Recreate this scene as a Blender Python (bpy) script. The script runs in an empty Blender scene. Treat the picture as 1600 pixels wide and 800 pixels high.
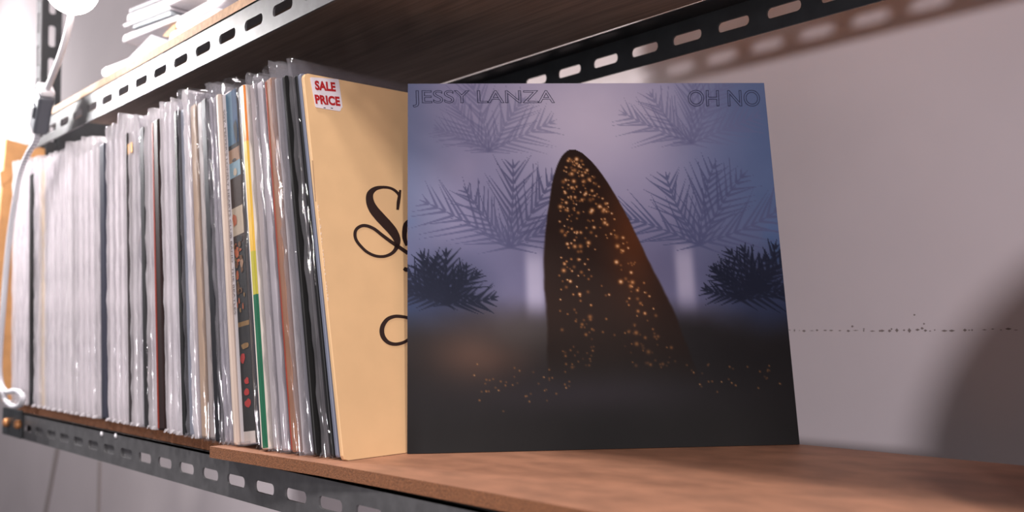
import bpy, bmesh, math, random
import numpy as np
from mathutils import Vector, Matrix

random.seed(7)
np.random.seed(7)
S = bpy.context.scene
COL = S.collection

# ------------------------------------------------------------------ camera
CAM = np.array([0.60706, 0.0, 0.10288])
RGT = np.array([0.6770, 0.7358, -0.0163])
FWD = np.array([-0.7333, 0.6762, 0.0706]); FWD /= np.linalg.norm(FWD)
RGT -= FWD * (RGT @ FWD); RGT /= np.linalg.norm(RGT)
UPV = np.cross(RGT, FWD)
FPX = 1449.28
cd = bpy.data.cameras.new('camera')
cam = bpy.data.objects.new('camera', cd); COL.objects.link(cam)
cd.sensor_width = 36.0
cd.lens = 36.0 * FPX / 1600.0
cd.clip_start = 0.01
R3 = Matrix(((RGT[0], UPV[0], -FWD[0]), (RGT[1], UPV[1], -FWD[1]), (RGT[2], UPV[2], -FWD[2])))
cam.matrix_world = Matrix.Translation(Vector(CAM)) @ R3.to_4x4()
cd.dof.use_dof = True
cd.dof.focus_distance = 0.76
cd.dof.aperture_fstop = 5.0
S.camera = cam

# ------------------------------------------------------------------ exposure, world, lights
S.view_settings.view_transform = 'Standard'
S.view_settings.look = 'None'
S.view_settings.exposure = 0.0
S.view_settings.gamma = 1.0
S.view_settings.use_curve_mapping = False
S.cycles.transparent_max_bounces = 32
S.cycles.max_bounces = 10

w = bpy.data.worlds.new('shop_ambient'); S.world = w; w.use_nodes = True
w.node_tree.nodes['Background'].inputs[0].default_value = (0.80, 0.76, 0.82, 1)
w.node_tree.nodes['Background'].inputs[1].default_value = 0.20


def area(name, loc, target, size, power, color, size_y=None, spread=180):
    d = bpy.data.lights.new(name, 'AREA'); d.energy = power; d.color = color
    d.shape = 'RECTANGLE' if size_y else 'DISK'; d.size = size
    if size_y: d.size_y = size_y
    d.spread = math.radians(spread)
    o = bpy.data.objects.new(name, d); COL.objects.link(o)
    o.location = loc
    o.rotation_euler = (Vector(target) - Vector(loc)).to_track_quat('-Z', 'Y').to_euler()
    return o


area('ceiling_lamp', (2.15, -0.40, 1.25), (-0.1, 0.45, 0.1), 0.26, 25, (1.0, 0.95, 0.91))
area('aisle_lamp', (-0.12, -0.26, 1.80), (0.1, 0.45, 0.0), 0.20, 34, (1.0, 0.94, 0.91))
area('shop_lamp', (1.55, -1.05, 0.22), (0.2, 0.8, 0.2), 0.20, 22, (1.0, 0.93, 0.97))
area('far_aisle_lamp', (-2.75, 0.40, 0.85), (-2.62, 0.81, 0.80), 0.20, 7, (1.0, 0.96, 0.95))
area('beam_fill', (-1.02, 0.13, 0.56), (-0.50, 0.40, 0.38), 0.12, 8.5, (1.0, 0.97, 0.97))  # added out of view to brighten the upper front beam and left sleeves

# ------------------------------------------------------------------ helpers
def lin(c):
    out = []
    for v in c[:3]:
        v = v / 255.0
        out.append(v / 12.92 if v <= 0.04045 else ((v + 0.055) / 1.055) ** 2.4)
    return (*out, 1.0)


def ray(q):
    return (q[0] - 800) / FPX * RGT - (q[1] - 400) / FPX * UPV + FWD
def onY(q, Y):
    d = ray(q); return CAM + d * (Y - CAM[1]) / d[1]
def onZ(q, Z):
    d = ray(q); return CAM + d * (Z - CAM[2]) / d[2]
def onX(q, X):
    d = ray(q); return CAM + d * (X - CAM[0]) / d[0]
def on_plane(q, P0, N):
    d = ray(q); return CAM + d * ((P0 - CAM) @ N) / (d @ N)


def mat(name, rgb, rough=0.5, metal=0.0, spec=0.5, coat=0.0, coat_rough=0.1, vary=0.0, scale=60.0, bump=0.0,
        stretch=(1, 1, 1), emit=None, emit_strength=0.0, rgb2=None, detail=4.0):
    m = bpy.data.materials.new(name); m.use_nodes = True
    nt = m.node_tree; b = nt.nodes['Principled BSDF']
    b.inputs['Base Color'].default_value = lin(rgb)
    b.inputs['Roughness'].default_value = rough
    b.inputs['Metallic'].default_value = metal
    b.inputs['Specular IOR Level'].default_value = spec
    b.inputs['Coat Weight'].default_value = coat
    b.inputs['Coat Roughness'].default_value = coat_rough
    if emit:
        b.inputs['Emission Color'].default_value = lin(emit)
        b.inputs['Emission Strength'].default_value = emit_strength
    if vary or bump:
        tc = nt.nodes.new('ShaderNodeTexCoord'); mp = nt.nodes.new('ShaderNodeMapping')
        mp.inputs['Scale'].default_value = stretch
        nz = nt.nodes.new('ShaderNodeTexNoise'); nz.inputs['Scale'].default_value = scale
        nz.inputs['Detail'].default_value = detail
        nt.links.new(tc.outputs['Object'], mp.inputs['Vector']); nt.links.new(mp.outputs[0], nz.inputs['Vector'])
        if vary:
            rp = nt.nodes.new('ShaderNodeValToRGB')
            c2 = rgb2 or [max(0, min(255, v * (1 - vary))) for v in rgb]
            rp.color_ramp.elements[0].color = lin(c2); rp.color_ramp.elements[0].position = 0.33
            rp.color_ramp.elements[1].color = lin(rgb); rp.color_ramp.elements[1].position = 0.67
            nt.links.new(nz.outputs['Fac'], rp.inputs[0]); nt.links.new(rp.outputs[0], b.inputs['Base Color'])
        if bump:
            bp = nt.nodes.new('ShaderNodeBump'); bp.inputs['Strength'].default_value = bump
            bp.inputs['Distance'].default_value = 0.002
            nt.links.new(nz.outputs['Fac'], bp.inputs['Height']); nt.links.new(bp.outputs[0], b.inputs['Normal'])
    return m


def film(name, milk, rgb=(235, 228, 232), rough=0.10, gloss=0.10):
    """Clear polythene: see-through, slightly milky, with a glossy skin."""
    m = bpy.data.materials.new(name); m.use_nodes = True
    nt = m.node_tree; nt.nodes.clear()
    out = nt.nodes.new('ShaderNodeOutputMaterial')
    tr = nt.nodes.new('ShaderNodeBsdfTransparent'); tr.inputs[0].default_value = (0.96, 0.96, 0.97, 1)
    df = nt.nodes.new('ShaderNodeBsdfDiffuse'); df.inputs[0].default_value = lin(rgb)
    tl = nt.nodes.new('ShaderNodeBsdfTranslucent'); tl.inputs[0].default_value = lin(rgb)
    gl = nt.nodes.new('ShaderNodeBsdfGlossy'); gl.inputs[1].default_value = rough
    a = nt.nodes.new('ShaderNodeMixShader'); a.inputs[0].default_value = 0.45
    nt.links.new(df.outputs[0], a.inputs[1]); nt.links.new(tl.outputs[0], a.inputs[2])
    b = nt.nodes.new('ShaderNodeMixShader')
    tc = nt.nodes.new('ShaderNodeTexCoord'); mp = nt.nodes.new('ShaderNodeMapping')
    mp.inputs['Scale'].default_value = (3, 3, 0.35)
    nz = nt.nodes.new('ShaderNodeTexNoise'); nz.inputs['Scale'].default_value = 55; nz.inputs['Detail'].default_value = 3
    mr = nt.nodes.new('ShaderNodeMapRange'); mr.inputs[1].default_value = 0.3; mr.inputs[2].default_value = 0.7
    mr.inputs[3].default_value = milk * 0.6; mr.inputs[4].default_value = min(1.0, milk * 1.4)
    nt.links.new(tc.outputs['Object'], mp.inputs[0]); nt.links.new(mp.outputs[0], nz.inputs['Vector'])
    nt.links.new(nz.outputs['Fac'], mr.inputs[0]); nt.links.new(mr.outputs[0], b.inputs[0])
    nt.links.new(tr.outputs[0], b.inputs[1]); nt.links.new(a.outputs[0], b.inputs[2])
    bp = nt.nodes.new('ShaderNodeBump'); bp.inputs['Strength'].default_value = 0.5; bp.inputs['Distance'].default_value = 0.002
    nt.links.new(nz.outputs['Fac'], bp.inputs['Height']); nt.links.new(bp.outputs[0], gl.inputs['Normal'])
    c = nt.nodes.new('ShaderNodeMixShader')
    lw = nt.nodes.new('ShaderNodeLayerWeight'); lw.inputs[0].default_value = 0.35
    ad = nt.nodes.new('ShaderNodeMath'); ad.operation = 'MULTIPLY_ADD'
    ad.inputs[1].default_value = 0.22; ad.inputs[2].default_value = gloss
    nt.links.new(lw.outputs['Fresnel'], ad.inputs[0]); nt.links.new(ad.outputs[0], c.inputs[0])
    nt.links.new(b.outputs[0], c.inputs[1]); nt.links.new(gl.outputs[0], c.inputs[2])
    nt.links.new(c.outputs[0], out.inputs[0])
    return m


def obj(name, verts, faces, m=None, parent=None, smooth=False, mats=None, fmat=None):
    me = bpy.data.meshes.new(name); me.from_pydata([tuple(map(float, v)) for v in verts], [], faces)
    for mm in (mats or ([m] if m else [])): me.materials.append(mm)
    if fmat:
        for i, k in enumerate(fmat): me.polygons[i].material_index = k
    if smooth:
        for p in me.polygons: p.use_smooth = True
    bm = bmesh.new(); bm.from_mesh(me); bmesh.ops.recalc_face_normals(bm, faces=bm.faces); bm.to_mesh(me); bm.free()
    me.update()
    o = bpy.data.objects.new(name, me); COL.objects.link(o)
    if parent: o.parent = parent
    return o


def empty(name, loc, rot=(0, 0, 0)):
    o = bpy.data.objects.new(name, None); COL.objects.link(o); o.location = loc; o.rotation_euler = rot
    o.empty_display_size = 0.05
    return o


def tag(o, label=None, cat=None, group=None, kind=None):
    if label: o['label'] = label
    if cat: o['category'] = cat
    if group: o['group'] = group
    if kind: o['kind'] = kind
    return o


def box_vf(x0, x1, y0, y1, z0, z1):
    v = [(x0, y0, z0), (x1, y0, z0), (x1, y1, z0), (x0, y1, z0), (x0, y0, z1), (x1, y0, z1), (x1, y1, z1), (x0, y1, z1)]
    f = [(0, 3, 2, 1), (4, 5, 6, 7), (0, 1, 5, 4), (1, 2, 6, 5), (2, 3, 7, 6), (3, 0, 4, 7)]
    return v, f


def box(name, x0, x1, y0, y1, z0, z1, m, parent=None, bevel=0.0, seg=2):
    o = obj(name, *box_vf(x0, x1, y0, y1, z0, z1), m, parent)
    if bevel:
        bm = bmesh.new(); bm.from_mesh(o.data)
        bmesh.ops.bevel(bm, geom=list(bm.edges), offset=bevel, segments=seg, affect='EDGES', profile=0.5)
        bm.to_mesh(o.data); bm.free()
    return o


def prism(name, poly, direction, m, parent=None, bevel=0.0):
    """Extrude a 3-D polygon along a direction."""
    d = np.array(direction, float); n = len(poly)
    v = [np.array(p, float) for p in poly] + [np.array(p, float) + d for p in poly]
    f = [tuple(range(n))[::-1], tuple(range(n, 2 * n))] + [(i, (i + 1) % n, n + (i + 1) % n, n + i) for i in range(n)]
    o = obj(name, v, f, m, parent)
    if bevel:
        bm = bmesh.new(); bm.from_mesh(o.data)
        bmesh.ops.bevel(bm, geom=list(bm.edges), offset=bevel, segments=2, affect='EDGES', profile=0.5)
        bm.to_mesh(o.data); bm.free()
    return o


def tube(name, pts, r, m, parent=None, n=10, sub=6, closed=False):
    """Round tube along a Catmull-Rom path."""
    P = [np.array(p, float) for p in pts]; path = []
    N = len(P)
    rng = range(N) if closed else range(N - 1)
    for i in rng:
        if closed: a, b, c, d = P[(i - 1) % N], P[i], P[(i + 1) % N], P[(i + 2) % N]
        else: a, b, c, d = P[max(i - 1, 0)], P[i], P[i + 1], P[min(i + 2, N - 1)]
        for k in range(sub):
            t = k / sub
            path.append(0.5 * ((2 * b) + (c - a) * t + (2 * a - 5 * b + 4 * c - d) * t * t + (3 * b - a - 3 * c + d) * t ** 3))
    if not closed: path.append(P[-1])
    v, f = [], []
    M = len(path)
    for i, p in enumerate(path):
        if closed: t = path[(i + 1) % M] - path[i - 1]
        else: t = path[min(i + 1, M - 1)] - path[max(i - 1, 0)]
        t /= np.linalg.norm(t) + 1e-12
        ref = np.array([0, 1, 0.01]) if abs(t[1]) < 0.9 else np.array([1, 0, 0])
        s = np.cross(t, ref); s /= np.linalg.norm(s); q = np.cross(s, t)
        for k in range(n):
            an = 2 * math.pi * k / n
            v.append(p + r * (math.cos(an) * s + math.sin(an) * q))
    for i in range(M if closed else M - 1):
        for k in range(n):
            j = (i + 1) % M
            f.append((i * n + k, i * n + (k + 1) % n, j * n + (k + 1) % n, j * n + k))
    if not closed:
        f.append(tuple(range(n))); f.append(tuple((M - 1) * n + k for k in range(n)))
    return obj(name, v, f, m, parent, smooth=True)


def lathe(name, prof, center, m, parent=None, n=28, axis='Z'):
    v, f = [], []
    for (r, h) in prof:
        for k in range(n):
            a = 2 * math.pi * k / n
            c, s = r * math.cos(a), r * math.sin(a)
            if axis == 'Z': v.append((center[0] + c, center[1] + s, center[2] + h))
            elif axis == 'Y': v.append((center[0] + c, center[1] + h, center[2] + s))
    for i in range(len(prof) - 1):
        for k in range(n):
            f.append((i * n + k, i * n + (k + 1) % n, (i + 1) * n + (k + 1) % n, (i + 1) * n + k))
    f.append(tuple(range(n))); f.append(tuple((len(prof) - 1) * n + k for k in range(n)))
    return obj(name, v, f, m, parent, smooth=True)


def text_mesh(s, outline=0.0, bold=0.0, space=1.0):
    """Flat or outlined lettering, as (verts, faces) in a 0..1 box; x along the line, y upward."""
    cu = bpy.data.curves.new('lettering', 'FONT'); cu.body = s; cu.size = 1.0
    cu.space_character = space
    cu.offset = bold
    if outline:
        cu.fill_mode = 'NONE'; cu.bevel_depth = outline; cu.bevel_resolution = 1
    else:
        cu.fill_mode = 'FRONT'
    cu.resolution_u = 6
    o = bpy.data.objects.new('lettering', cu); COL.objects.link(o)
    dg = bpy.context.evaluated_depsgraph_get()
    me = bpy.data.meshes.new_from_object(o.evaluated_get(dg))
    v = np.array([tuple(x.co) for x in me.vertices]); f = [tuple(p.vertices) for p in me.polygons]
    bpy.data.objects.remove(o); bpy.data.curves.remove(cu); bpy.data.meshes.remove(me)
    lo, hi = v[:, :2].min(0), v[:, :2].max(0)
    uv = (v[:, :2] - lo) / (hi - lo)
    return uv, v[:, 2], f


def stroke(pts, widths, sub=6):
    """Ribbon along a smooth path with changing width (2-D points), as quads."""
    P = [np.array(p, float) for p in pts]; N = len(P); path, ws = [], []
    for i in range(N - 1):
        a, b, c, d = P[max(i - 1, 0)], P[i], P[i + 1], P[min(i + 2, N - 1)]
        for k in range(sub):
            t = k / sub
            path.append(0.5 * ((2 * b) + (c - a) * t + (2 * a - 5 * b + 4 * c - d) * t * t + (3 * b - a - 3 * c + d) * t ** 3))
            ws.append(widths[i] * (1 - t) + widths[i + 1] * t)
    path.append(P[-1]); ws.append(widths[-1])
    v, f = [], []
    for i, p in enumerate(path):
        t = path[min(i + 1, len(path) - 1)] - path[max(i - 1, 0)]; t /= np.linalg.norm(t) + 1e-9
        nrm = np.array([-t[1], t[0]])
        v += [p + nrm * ws[i] / 2, p - nrm * ws[i] / 2]
    for i in range(len(path) - 1): f.append((2 * i, 2 * i + 1, 2 * i + 3, 2 * i + 2))
    return v, f


# ------------------------------------------------------------------ materials
M_wall = mat('painted_wall', (222, 212, 216), 0.75, vary=0.06, scale=3.0, bump=0.05)
M_floor = mat('concrete_floor', (120, 114, 110), 0.7, vary=0.15, scale=4)
M_rail = mat('dark_grey_enamel', (92, 91, 93), 0.40, spec=0.5, vary=0.14, scale=90, bump=0.06)
M_dark = mat('dark_and_unlit_steel', (44, 47, 50), 0.45, vary=0.15, scale=60)
M_hard = mat('brown_hardboard', (172, 122, 96), 0.55, spec=0.4, vary=0.16, scale=26, stretch=(1, 1.6, 1), bump=0.04, detail=8)
M_hard_edge = mat('sawn_hardboard_edge', (150, 96, 62), 0.8, vary=0.28, scale=900, bump=0.3)
M_ply = mat('dark_plywood', (146, 126, 112), 0.7, vary=0.22, scale=40, stretch=(0.25, 6, 1), rgb2=(118, 102, 92))
M_ply_edge = mat('pale_board_edge', (206, 164, 128), 0.7, vary=0.12, scale=200)
M_bolt = mat('orange_bolt', (214, 150, 100), 0.35, metal=0.6)  # orange tone for the two bolt heads
M_white = mat('white_paper', (218, 214, 218), 0.55, vary=0.04, scale=50)
M_greypap = mat('grey_card', (140, 138, 146), 0.6, vary=0.1, scale=50)
M_teal = mat('grey_blue_card', (168, 176, 182), 0.6, vary=0.1, scale=50)
M_kraft = mat('kraft_card', (204, 150, 96), 0.7, vary=0.10, scale=40, bump=0.08)
M_cord = mat('braided_cord', (226, 222, 228), 0.6)
M_plastic = mat('grey_plastic', (92, 94, 102), 0.4)
M_whiteplastic = mat('white_plastic', (235, 232, 236), 0.35)
M_bulb = mat('lit_bulb_glass', (255, 255, 255), 0.3, emit=(255, 246, 240), emit_strength=22.0)
M_black = mat('black_print', (30, 26, 26), 0.45)
M_red = mat('red_ink', (176, 30, 36), 0.5)
M_sticker = mat('sticker_paper', (226, 216, 222), 0.5)
M_yellow = mat('ochre_card', (228, 187, 140), 0.55, spec=0.3, vary=0.03, scale=30)
M_brownink = mat('brown_ink', (44, 26, 22), 0.5)
F_milk = film('milky_film', 0.50, (246, 240, 244), gloss=0.04)
F_clear = film('clear_film', 0.035, (222, 218, 224), 0.06, gloss=0.035)
F_dark = film('clear_film_on_dark', 0.012, (222, 218, 224), 0.05, gloss=0.02)
F_grey = film('grey_film', 0.14, (214, 210, 216), 0.07, gloss=0.05)

# braid pattern on the cord
nt = M_cord.node_tree; b = nt.nodes['Principled BSDF']
tc = nt.nodes.new('ShaderNodeTexCoord'); wv = nt.nodes.new('ShaderNodeTexWave'); wv.bands_direction = 'Z'
wv.inputs['Scale'].default_value = 95; wv.inputs['Distortion'].default_value = 0.6
rp = nt.nodes.new('ShaderNodeValToRGB')
rp.color_ramp.elements[0].color = lin((168, 170, 180)); rp.color_ramp.elements[1].color = lin((236, 232, 236))
rp.color_ramp.elements[0].position = 0.2; rp.color_ramp.elements[1].position = 0.6
nt.links.new(tc.outputs['Object'], wv.inputs['Vector']); nt.links.new(wv.outputs['Fac'], rp.inputs[0])
nt.links.new(rp.outputs[0], b.inputs['Base Color'])

# ------------------------------------------------------------------ setting
WY = 0.81
wall = box('wall_back', -4.5, 3.0, WY, WY + 0.12, -1.3, 1.7, M_wall); tag(wall, kind='structure')
fl = box('floor', -4.5, 3.0, -2.2, WY, -1.36, -1.3, M_floor); tag(fl, kind='structure')
# worn crack across the plaster: fine recessed flecks along one level, and two narrow grey strips on the left
crack_m = mat('plaster_crack', (136, 124, 122), 0.9)
zc = onY((1400, 516), WY)[2]
v, f = [], []
xx = onY((1232, 516), WY)[0]
while xx < 0.75:
    L = random.uniform(0.0015, 0.006); h = random.uniform(0.0003, 0.0012) * (2 if random.random() < 0.12 else 1)
    dz = random.gauss(0, 0.0006)
    k = len(v)
    v += [(xx, WY - 0.0004, zc + dz), (xx + L * .5, WY - 0.0006, zc + dz - h), (xx + L, WY - 0.0004, zc + dz), (xx + L * .5, WY - 0.0006, zc + dz + h)]
    f.append((k, k + 1, k + 2, k + 3)); xx += L + random.uniform(0.0, 0.008)
for (px, py) in ((1429, 492), (1441, 513), (1444, 506), (1350, 514), (1332, 510), (1375, 517), (1390, 517)):
    p = onY((px, py), WY); k = len(v); a = random.uniform(0.0008, 0.0018)
    v += [(p[0] - a, WY - 0.0005, p[2]), (p[0], WY - 0.0005, p[2] - a), (p[0] + a * 1.4, WY - 0.0005, p[2]), (p[0], WY - 0.0005, p[2] + a)]
    f.append((k, k + 1, k + 2, k + 3))
tag(obj('trim_1', v, f, crack_m), kind='structure')
strip_m = mat('wall_strip_grey', (164, 154, 152), 0.9)  # flat grey tone for the two narrow wall strips
for i, (a, b_, wd) in enumerate((((91, 700), (71, 806), 0.016), ((157, 720), (155, 806), 0.008))):
    A, B = onY(a, WY), onY(b_, WY)
    tag(prism('trim_%d' % (i + 2), [A + [-wd / 2, 0, 0], A + [wd / 2, 0, 0], B + [wd / 2, 0, 0], B + [-wd / 2, 0, 0]],
              (0, -0.004, 0), strip_m), kind='structure')


# ------------------------------------------------------------------ slotted steel angle
PITCH = 0.0508
def slotted(x0, x1, z0, h, zs, y, th, phase, along='x'):
    """Sheet in the xz plane with rounded slots; returns verts, faces (front at y, back at y+th)."""
    verts, faces = [], []
    sl, sh, rc = 0.033, 0.0095, 0.004
    k0 = math.floor((x0 - phase) / PITCH) - 1
    cells = []
    k = k0
    while True:
        c = phase + k * PITCH
        a, b2 = max(c - PITCH / 2, x0), min(c + PITCH / 2, x1)
        if c - PITCH / 2 > x1: break
        if b2 - a > 1e-5:
            cells.append((a, b2, c if (c - sl / 2 > a + 0.001 and c + sl / 2 < b2 - 0.001) else None))
        k += 1
    def ring(cx):
        pts = []
        for (sx, sz, a0) in ((1, 1, 0), (-1, 1, 90), (-1, -1, 180), (1, -1, 270)):
            for q in range(4):
                an = math.radians(a0 + 30 * q)
                pts.append((cx + sx * (sl / 2 - rc) + rc * math.cos(an), zs + sz * (sh / 2 - rc) + rc * math.sin(an)))
        return pts
    for (a, b2, c) in cells:
        base = len(verts)
        if c is None:
            for yy in (y, y + th):
                verts += [(a, yy, z0), (b2, yy, z0), (b2, yy, z0 + h), (a, yy, z0 + h)]
            faces += [(base, base + 1, base + 2, base + 3), (base + 7, base + 6, base + 5, base + 4)]
            faces += [(base, base + 4, base + 5, base + 1), (base + 3, base + 2, base + 6, base + 7)]
            continue
        inner = ring(c)
        outer = []
        z1 = z0 + h
        for i, (px, pz) in enumerate(inner):
            q = i // 4; j = i % 4
            cxn = (b2, z1) if q == 0 else (a, z1) if q == 1 else (a, z0) if q == 2 else (b2, z0)
            # first two points of a corner go to one side, last two to the other, corner itself shared in the middle
            if q == 0: o_ = [(b2, pz), cxn, cxn, (px, z1)][j]
            elif q == 1: o_ = [(px, z1), cxn, cxn, (a, pz)][j]
            elif q == 2: o_ = [(a, pz), cxn, cxn, (px, z0)][j]
            else: o_ = [(px, z0), cxn, cxn, (b2, pz)][j]
            outer.append(o_)
        n = 16
        for yy in (y, y + th):
            verts += [(p[0], yy, p[1]) for p in inner] + [(p[0], yy, p[1]) for p in outer]
        for i in range(n):
            j = (i + 1) % n
            fi, fj, oi, oj = base + i, base + j, base + n + i, base + n + j
            gi, gj, pi_, pj = base + 2 * n + i, base + 2 * n + j, base + 3 * n + i, base + 3 * n + j
            if outer[i] == outer[j]:
                faces += [(fi, oi, fj), (gi, gj, pi_)]
            else:
                faces += [(fi, oi, oj, fj), (gi, gj, pj, pi_)]
                if abs(outer[i][1] - outer[j][1]) < 1e-9: faces.append((oi, pi_, pj, oj))
            faces.append((fi, fj, gj, gi))
    a, b2 = x0, x1
    return verts, faces


def angle_beam(name, x0, x1, y, z0, z1, phase, m, flange=0.028, fsign=1, parent=None):
    th = 0.002
    v, f = slotted(x0, x1, z0, z1 - z0, z0 + 0.0155, y, th, phase)
    k = len(v)
    ya, yb = (y, y + flange) if fsign > 0 else (y + th - flange, y + th)
    bv, bf = box_vf(x0, x1, ya, yb, z1 - 0.0018, z1)
    v += bv; f += [tuple(i + k for i in q) for q in bf]
    o = obj(name, v, f, m, parent)
    bm = bmesh.new(); bm.from_mesh(o.data); bmesh.ops.remove_doubles(bm, verts=bm.verts, dist=1e-6)
    bmesh.ops.recalc_face_normals(bm, faces=bm.faces); bm.to_mesh(o.data); bm.free()
    return o


FR = 0.3722     # front face of both front beams
RE = 0.700      # front face of the rear beams
LZ0, LZ1 = -0.0455, -0.0108
UZ0, UZ1 = 0.3502, 0.3842

shelf = empty('lower_shelf_frame', (-0.86, FR, LZ0))
tag(shelf, 'dark grey slotted steel frame under the record shelf', 'shelf frame')
def put(o, root):
    o.parent = root; o.matrix_parent_inverse = Matrix.Translation(root.location).inverted(); return o
put(angle_beam('front_beam', -0.878, 1.25, FR, LZ0, LZ1, -0.1523, M_rail), shelf)
put(angle_beam('rear_beam', -0.878, 1.25, RE, LZ0, LZ1, -0.0075, M_rail, fsign=-1), shelf)
put(box('splice_plate', -0.745, -0.378, FR + 0.0022, FR + 0.005, LZ0 + 0.002, LZ1 - 0.004, M_rail), shelf)
cp = box('corner_plate', -0.872, -0.782, FR - 0.0035, FR - 0.0005, LZ0 + 0.0005, LZ1 + 0.004, M_dark, bevel=0.001)
put(cp, shelf)
for px in ((29, 663), (11, 660)):
    p = onY(px, FR - 0.005)
    bo = lathe('bolt', [(0.0, -0.005), (0.0045, -0.005), (0.006, -0.003), (0.0062, 0.002)], (p[0], FR - 0.005, p[2]), M_bolt, n=16, axis='Y')
    tag(put(bo, shelf), 'orange bolt head')
for px in ((159, 678), (181, 681)):
    p = onY(px, FR)
    put(lathe('rivet', [(0.0, -0.0014), (0.0022, -0.001), (0.003, 0.0005)], (p[0], FR, p[2]), M_whiteplastic, n=12, axis='Y'), shelf)
put(box('side_beam', -0.878, -0.876, FR + 0.03, RE - 0.03, LZ0, LZ1 - 0.002, M_dark), shelf)

up = empty('upper_shelf_frame', (-0.755, FR, UZ0))
tag(up, 'slotted steel frame carrying the upper shelf board', 'shelf frame')
put(angle_beam('front_beam', -0.757, 1.25, FR, UZ0, UZ1, -0.072, M_rail), up)
put(angle_beam('rear_beam', -0.878, 1.25, RE, UZ0, UZ1, -0.0075, M_dark, fsign=-1), up)
put(box('side_beam', -0.8685, -0.8665, FR + 0.045, RE - 0.03, 0.314, UZ1 - 0.001, M_dark), up)
put(box('end_plate', -0.8665, -0.8645, FR + 0.062, RE - 0.03, 0.33, 0.428, M_dark), up)

post = empty('shelf_post', (-0.885, 0.4148, LZ0))
tag(post, 'dark slotted steel upright at the left end of the shelves', 'post')
def vertical_sheet(u0, u1, z0, z1, phase):
    """slotted sheet turned upright: slots run along z"""
    v, f = slotted(z0, z1, u0, u1 - u0, (u0 + u1) / 2, 0.0, 0.002, phase)
    return v, f
XP = -0.885
zph = onX((79, 56), XP)[2]
v, f = vertical_sheet(0.4148, 0.4428, LZ0, 1.3, zph)
put(obj('slotted_flange', [(XP - y, u, z) for (z, y, u) in v], f, M_dark), post)  # darker than the front flange: the unlit inside is put into its colour
v, f = vertical_sheet(XP - 0.024, XP, LZ0, 1.3, zph + 0.02)
put(obj('front_flange', [(u, 0.4130 + y, z) for (z, y, u) in v], f, M_rail), post)

# boards
bd1 = box('hardboard_panel', -0.872, -0.166, 0.376, 0.684, -0.0100, -0.0002, M_hard)
def edge_board(o, edge_m):
    o.data.materials.append(edge_m)
    for p in o.data.polygons:
        if abs(p.normal.z) < 0.5: p.material_index = 1
edge_board(bd1, M_hard_edge)
tag(bd1, 'brown hardboard shelf panel under the left records, set back behind the beam', 'shelf board')
E0, E1 = onZ((326, 697.6), 0)[:2], onZ((921, 799), 0)[:2]
# front edge of the second panel, slightly skewed and bowed as in the photo
fe = [(-0.1653, 0.3545), (-0.09, 0.3605), (-0.012, 0.3675), (0.08, 0.3715), (0.17, 0.3738), (0.30, 0.3755), (1.2, 0.3765)]
poly = [(x, y, -0.0095) for x, y in fe] + [(1.2, 0.688, -0.0095), (-0.1645, 0.6835, -0.0095)]
bd2 = prism('hardboard_panel', poly, (0, 0, 0.0095), M_hard)
edge_board(bd2, M_hard_edge)
tag(bd2, 'brown hardboard shelf panel under the yellow record, front edge overhanging the beam', 'shelf board')
bd3 = box('shelf_board', -0.705, 1.2, 0.3735, 0.672, 0.3843, 0.394, M_ply)
bd3.data.materials.append(M_ply_edge)
for p in bd3.data.polygons:
    if abs(p.normal.z) < 0.5: p.material_index = 1
tag(bd3, 'dark board of the upper shelf with a pale sawn edge', 'shelf board')

# ------------------------------------------------------------------ lamp, cord, kraft folder
lp = empty('clip_lamp', tuple(onY((113, -17), 0.315)))
tag(lp, 'glowing round bulb lamp hanging above the left end of the shelf', 'lamp')
bc = onY((113, -17), 0.315)
r_b = 0.0265
prof = [(r_b * math.sin(math.radians(t)), -r_b * math.cos(math.radians(t))) for t in range(4, 151, 9)] + [(0.0125, 0.030)]
put(lathe('bulb', prof, bc, M_bulb), lp)
put(lathe('socket', [(0.0135, 0.0295), (0.017, 0.032), (0.017, 0.068), (0.012, 0.074), (0.005, 0.078)], bc, M_whiteplastic), lp)
put(tube('hanging_wire', [bc + [0, 0, .078], bc + [0, 0.01, .3], bc + [0.0, 0.02, 0.9]], 0.003, M_whiteplastic), lp)

cr = empty('lamp_cord', tuple(onY((40, 250), 0.348)))
tag(cr, 'white braided lamp cord with grey inline switch hanging in front of the records', 'cord')
upper = [onY(q, Y) for q, Y in (((116, -30), .335), ((112, 15), .333), ((108, 40), .335), ((100, 70), .338), ((88, 105), .340), ((74, 138), .342))]
put(tube('upper_cord', upper, 0.0036, M_whiteplastic), cr)
lower = [onY(q, Y) for q, Y in (((58, 203), .347), ((57, 218), .347), ((44, 240), .346), ((32, 270), .345), ((24, 310), .344), ((15, 370), .344), ((9, 430), .344), ((5, 480), .344), ((1, 530), .345), ((-1, 575), .347), ((2, 600), .349), ((10, 612), .350), ((26, 611), .350), ((36, 620), .350), ((32, 632), .350), ((20, 635), .350), ((9, 625), .350), ((4, 612), .347), ((-6, 606), .344))]
put(tube('lower_cord', lower, 0.0036, M_cord, sub=8), cr)
ta, tb = onY((71, 144), 0.343), onY((60, 204), 0.346)
dd = (tb - ta); L = np.linalg.norm(dd); dd /= L
sw = box('inline_switch', -0.0125, 0.0125, -0.009, 0.009, 0.0, L * 0.98, M_plastic, bevel=0.004, seg=3)
capm = box('switch_cap', -0.0118, 0.0118, -0.0085, 0.0085, L * 0.98, L * 0.98 + 0.009, M_whiteplastic, bevel=0.003)
rock = box('rocker', -0.005, 0.005, -0.0115, -0.008, L * 0.35, L * 0.65, M_plastic, bevel=0.001)
Rm = Vector(-dd).to_track_quat('Z', 'X').to_matrix().to_4x4()
up_hint = Vector((0, -1, 0))
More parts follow.
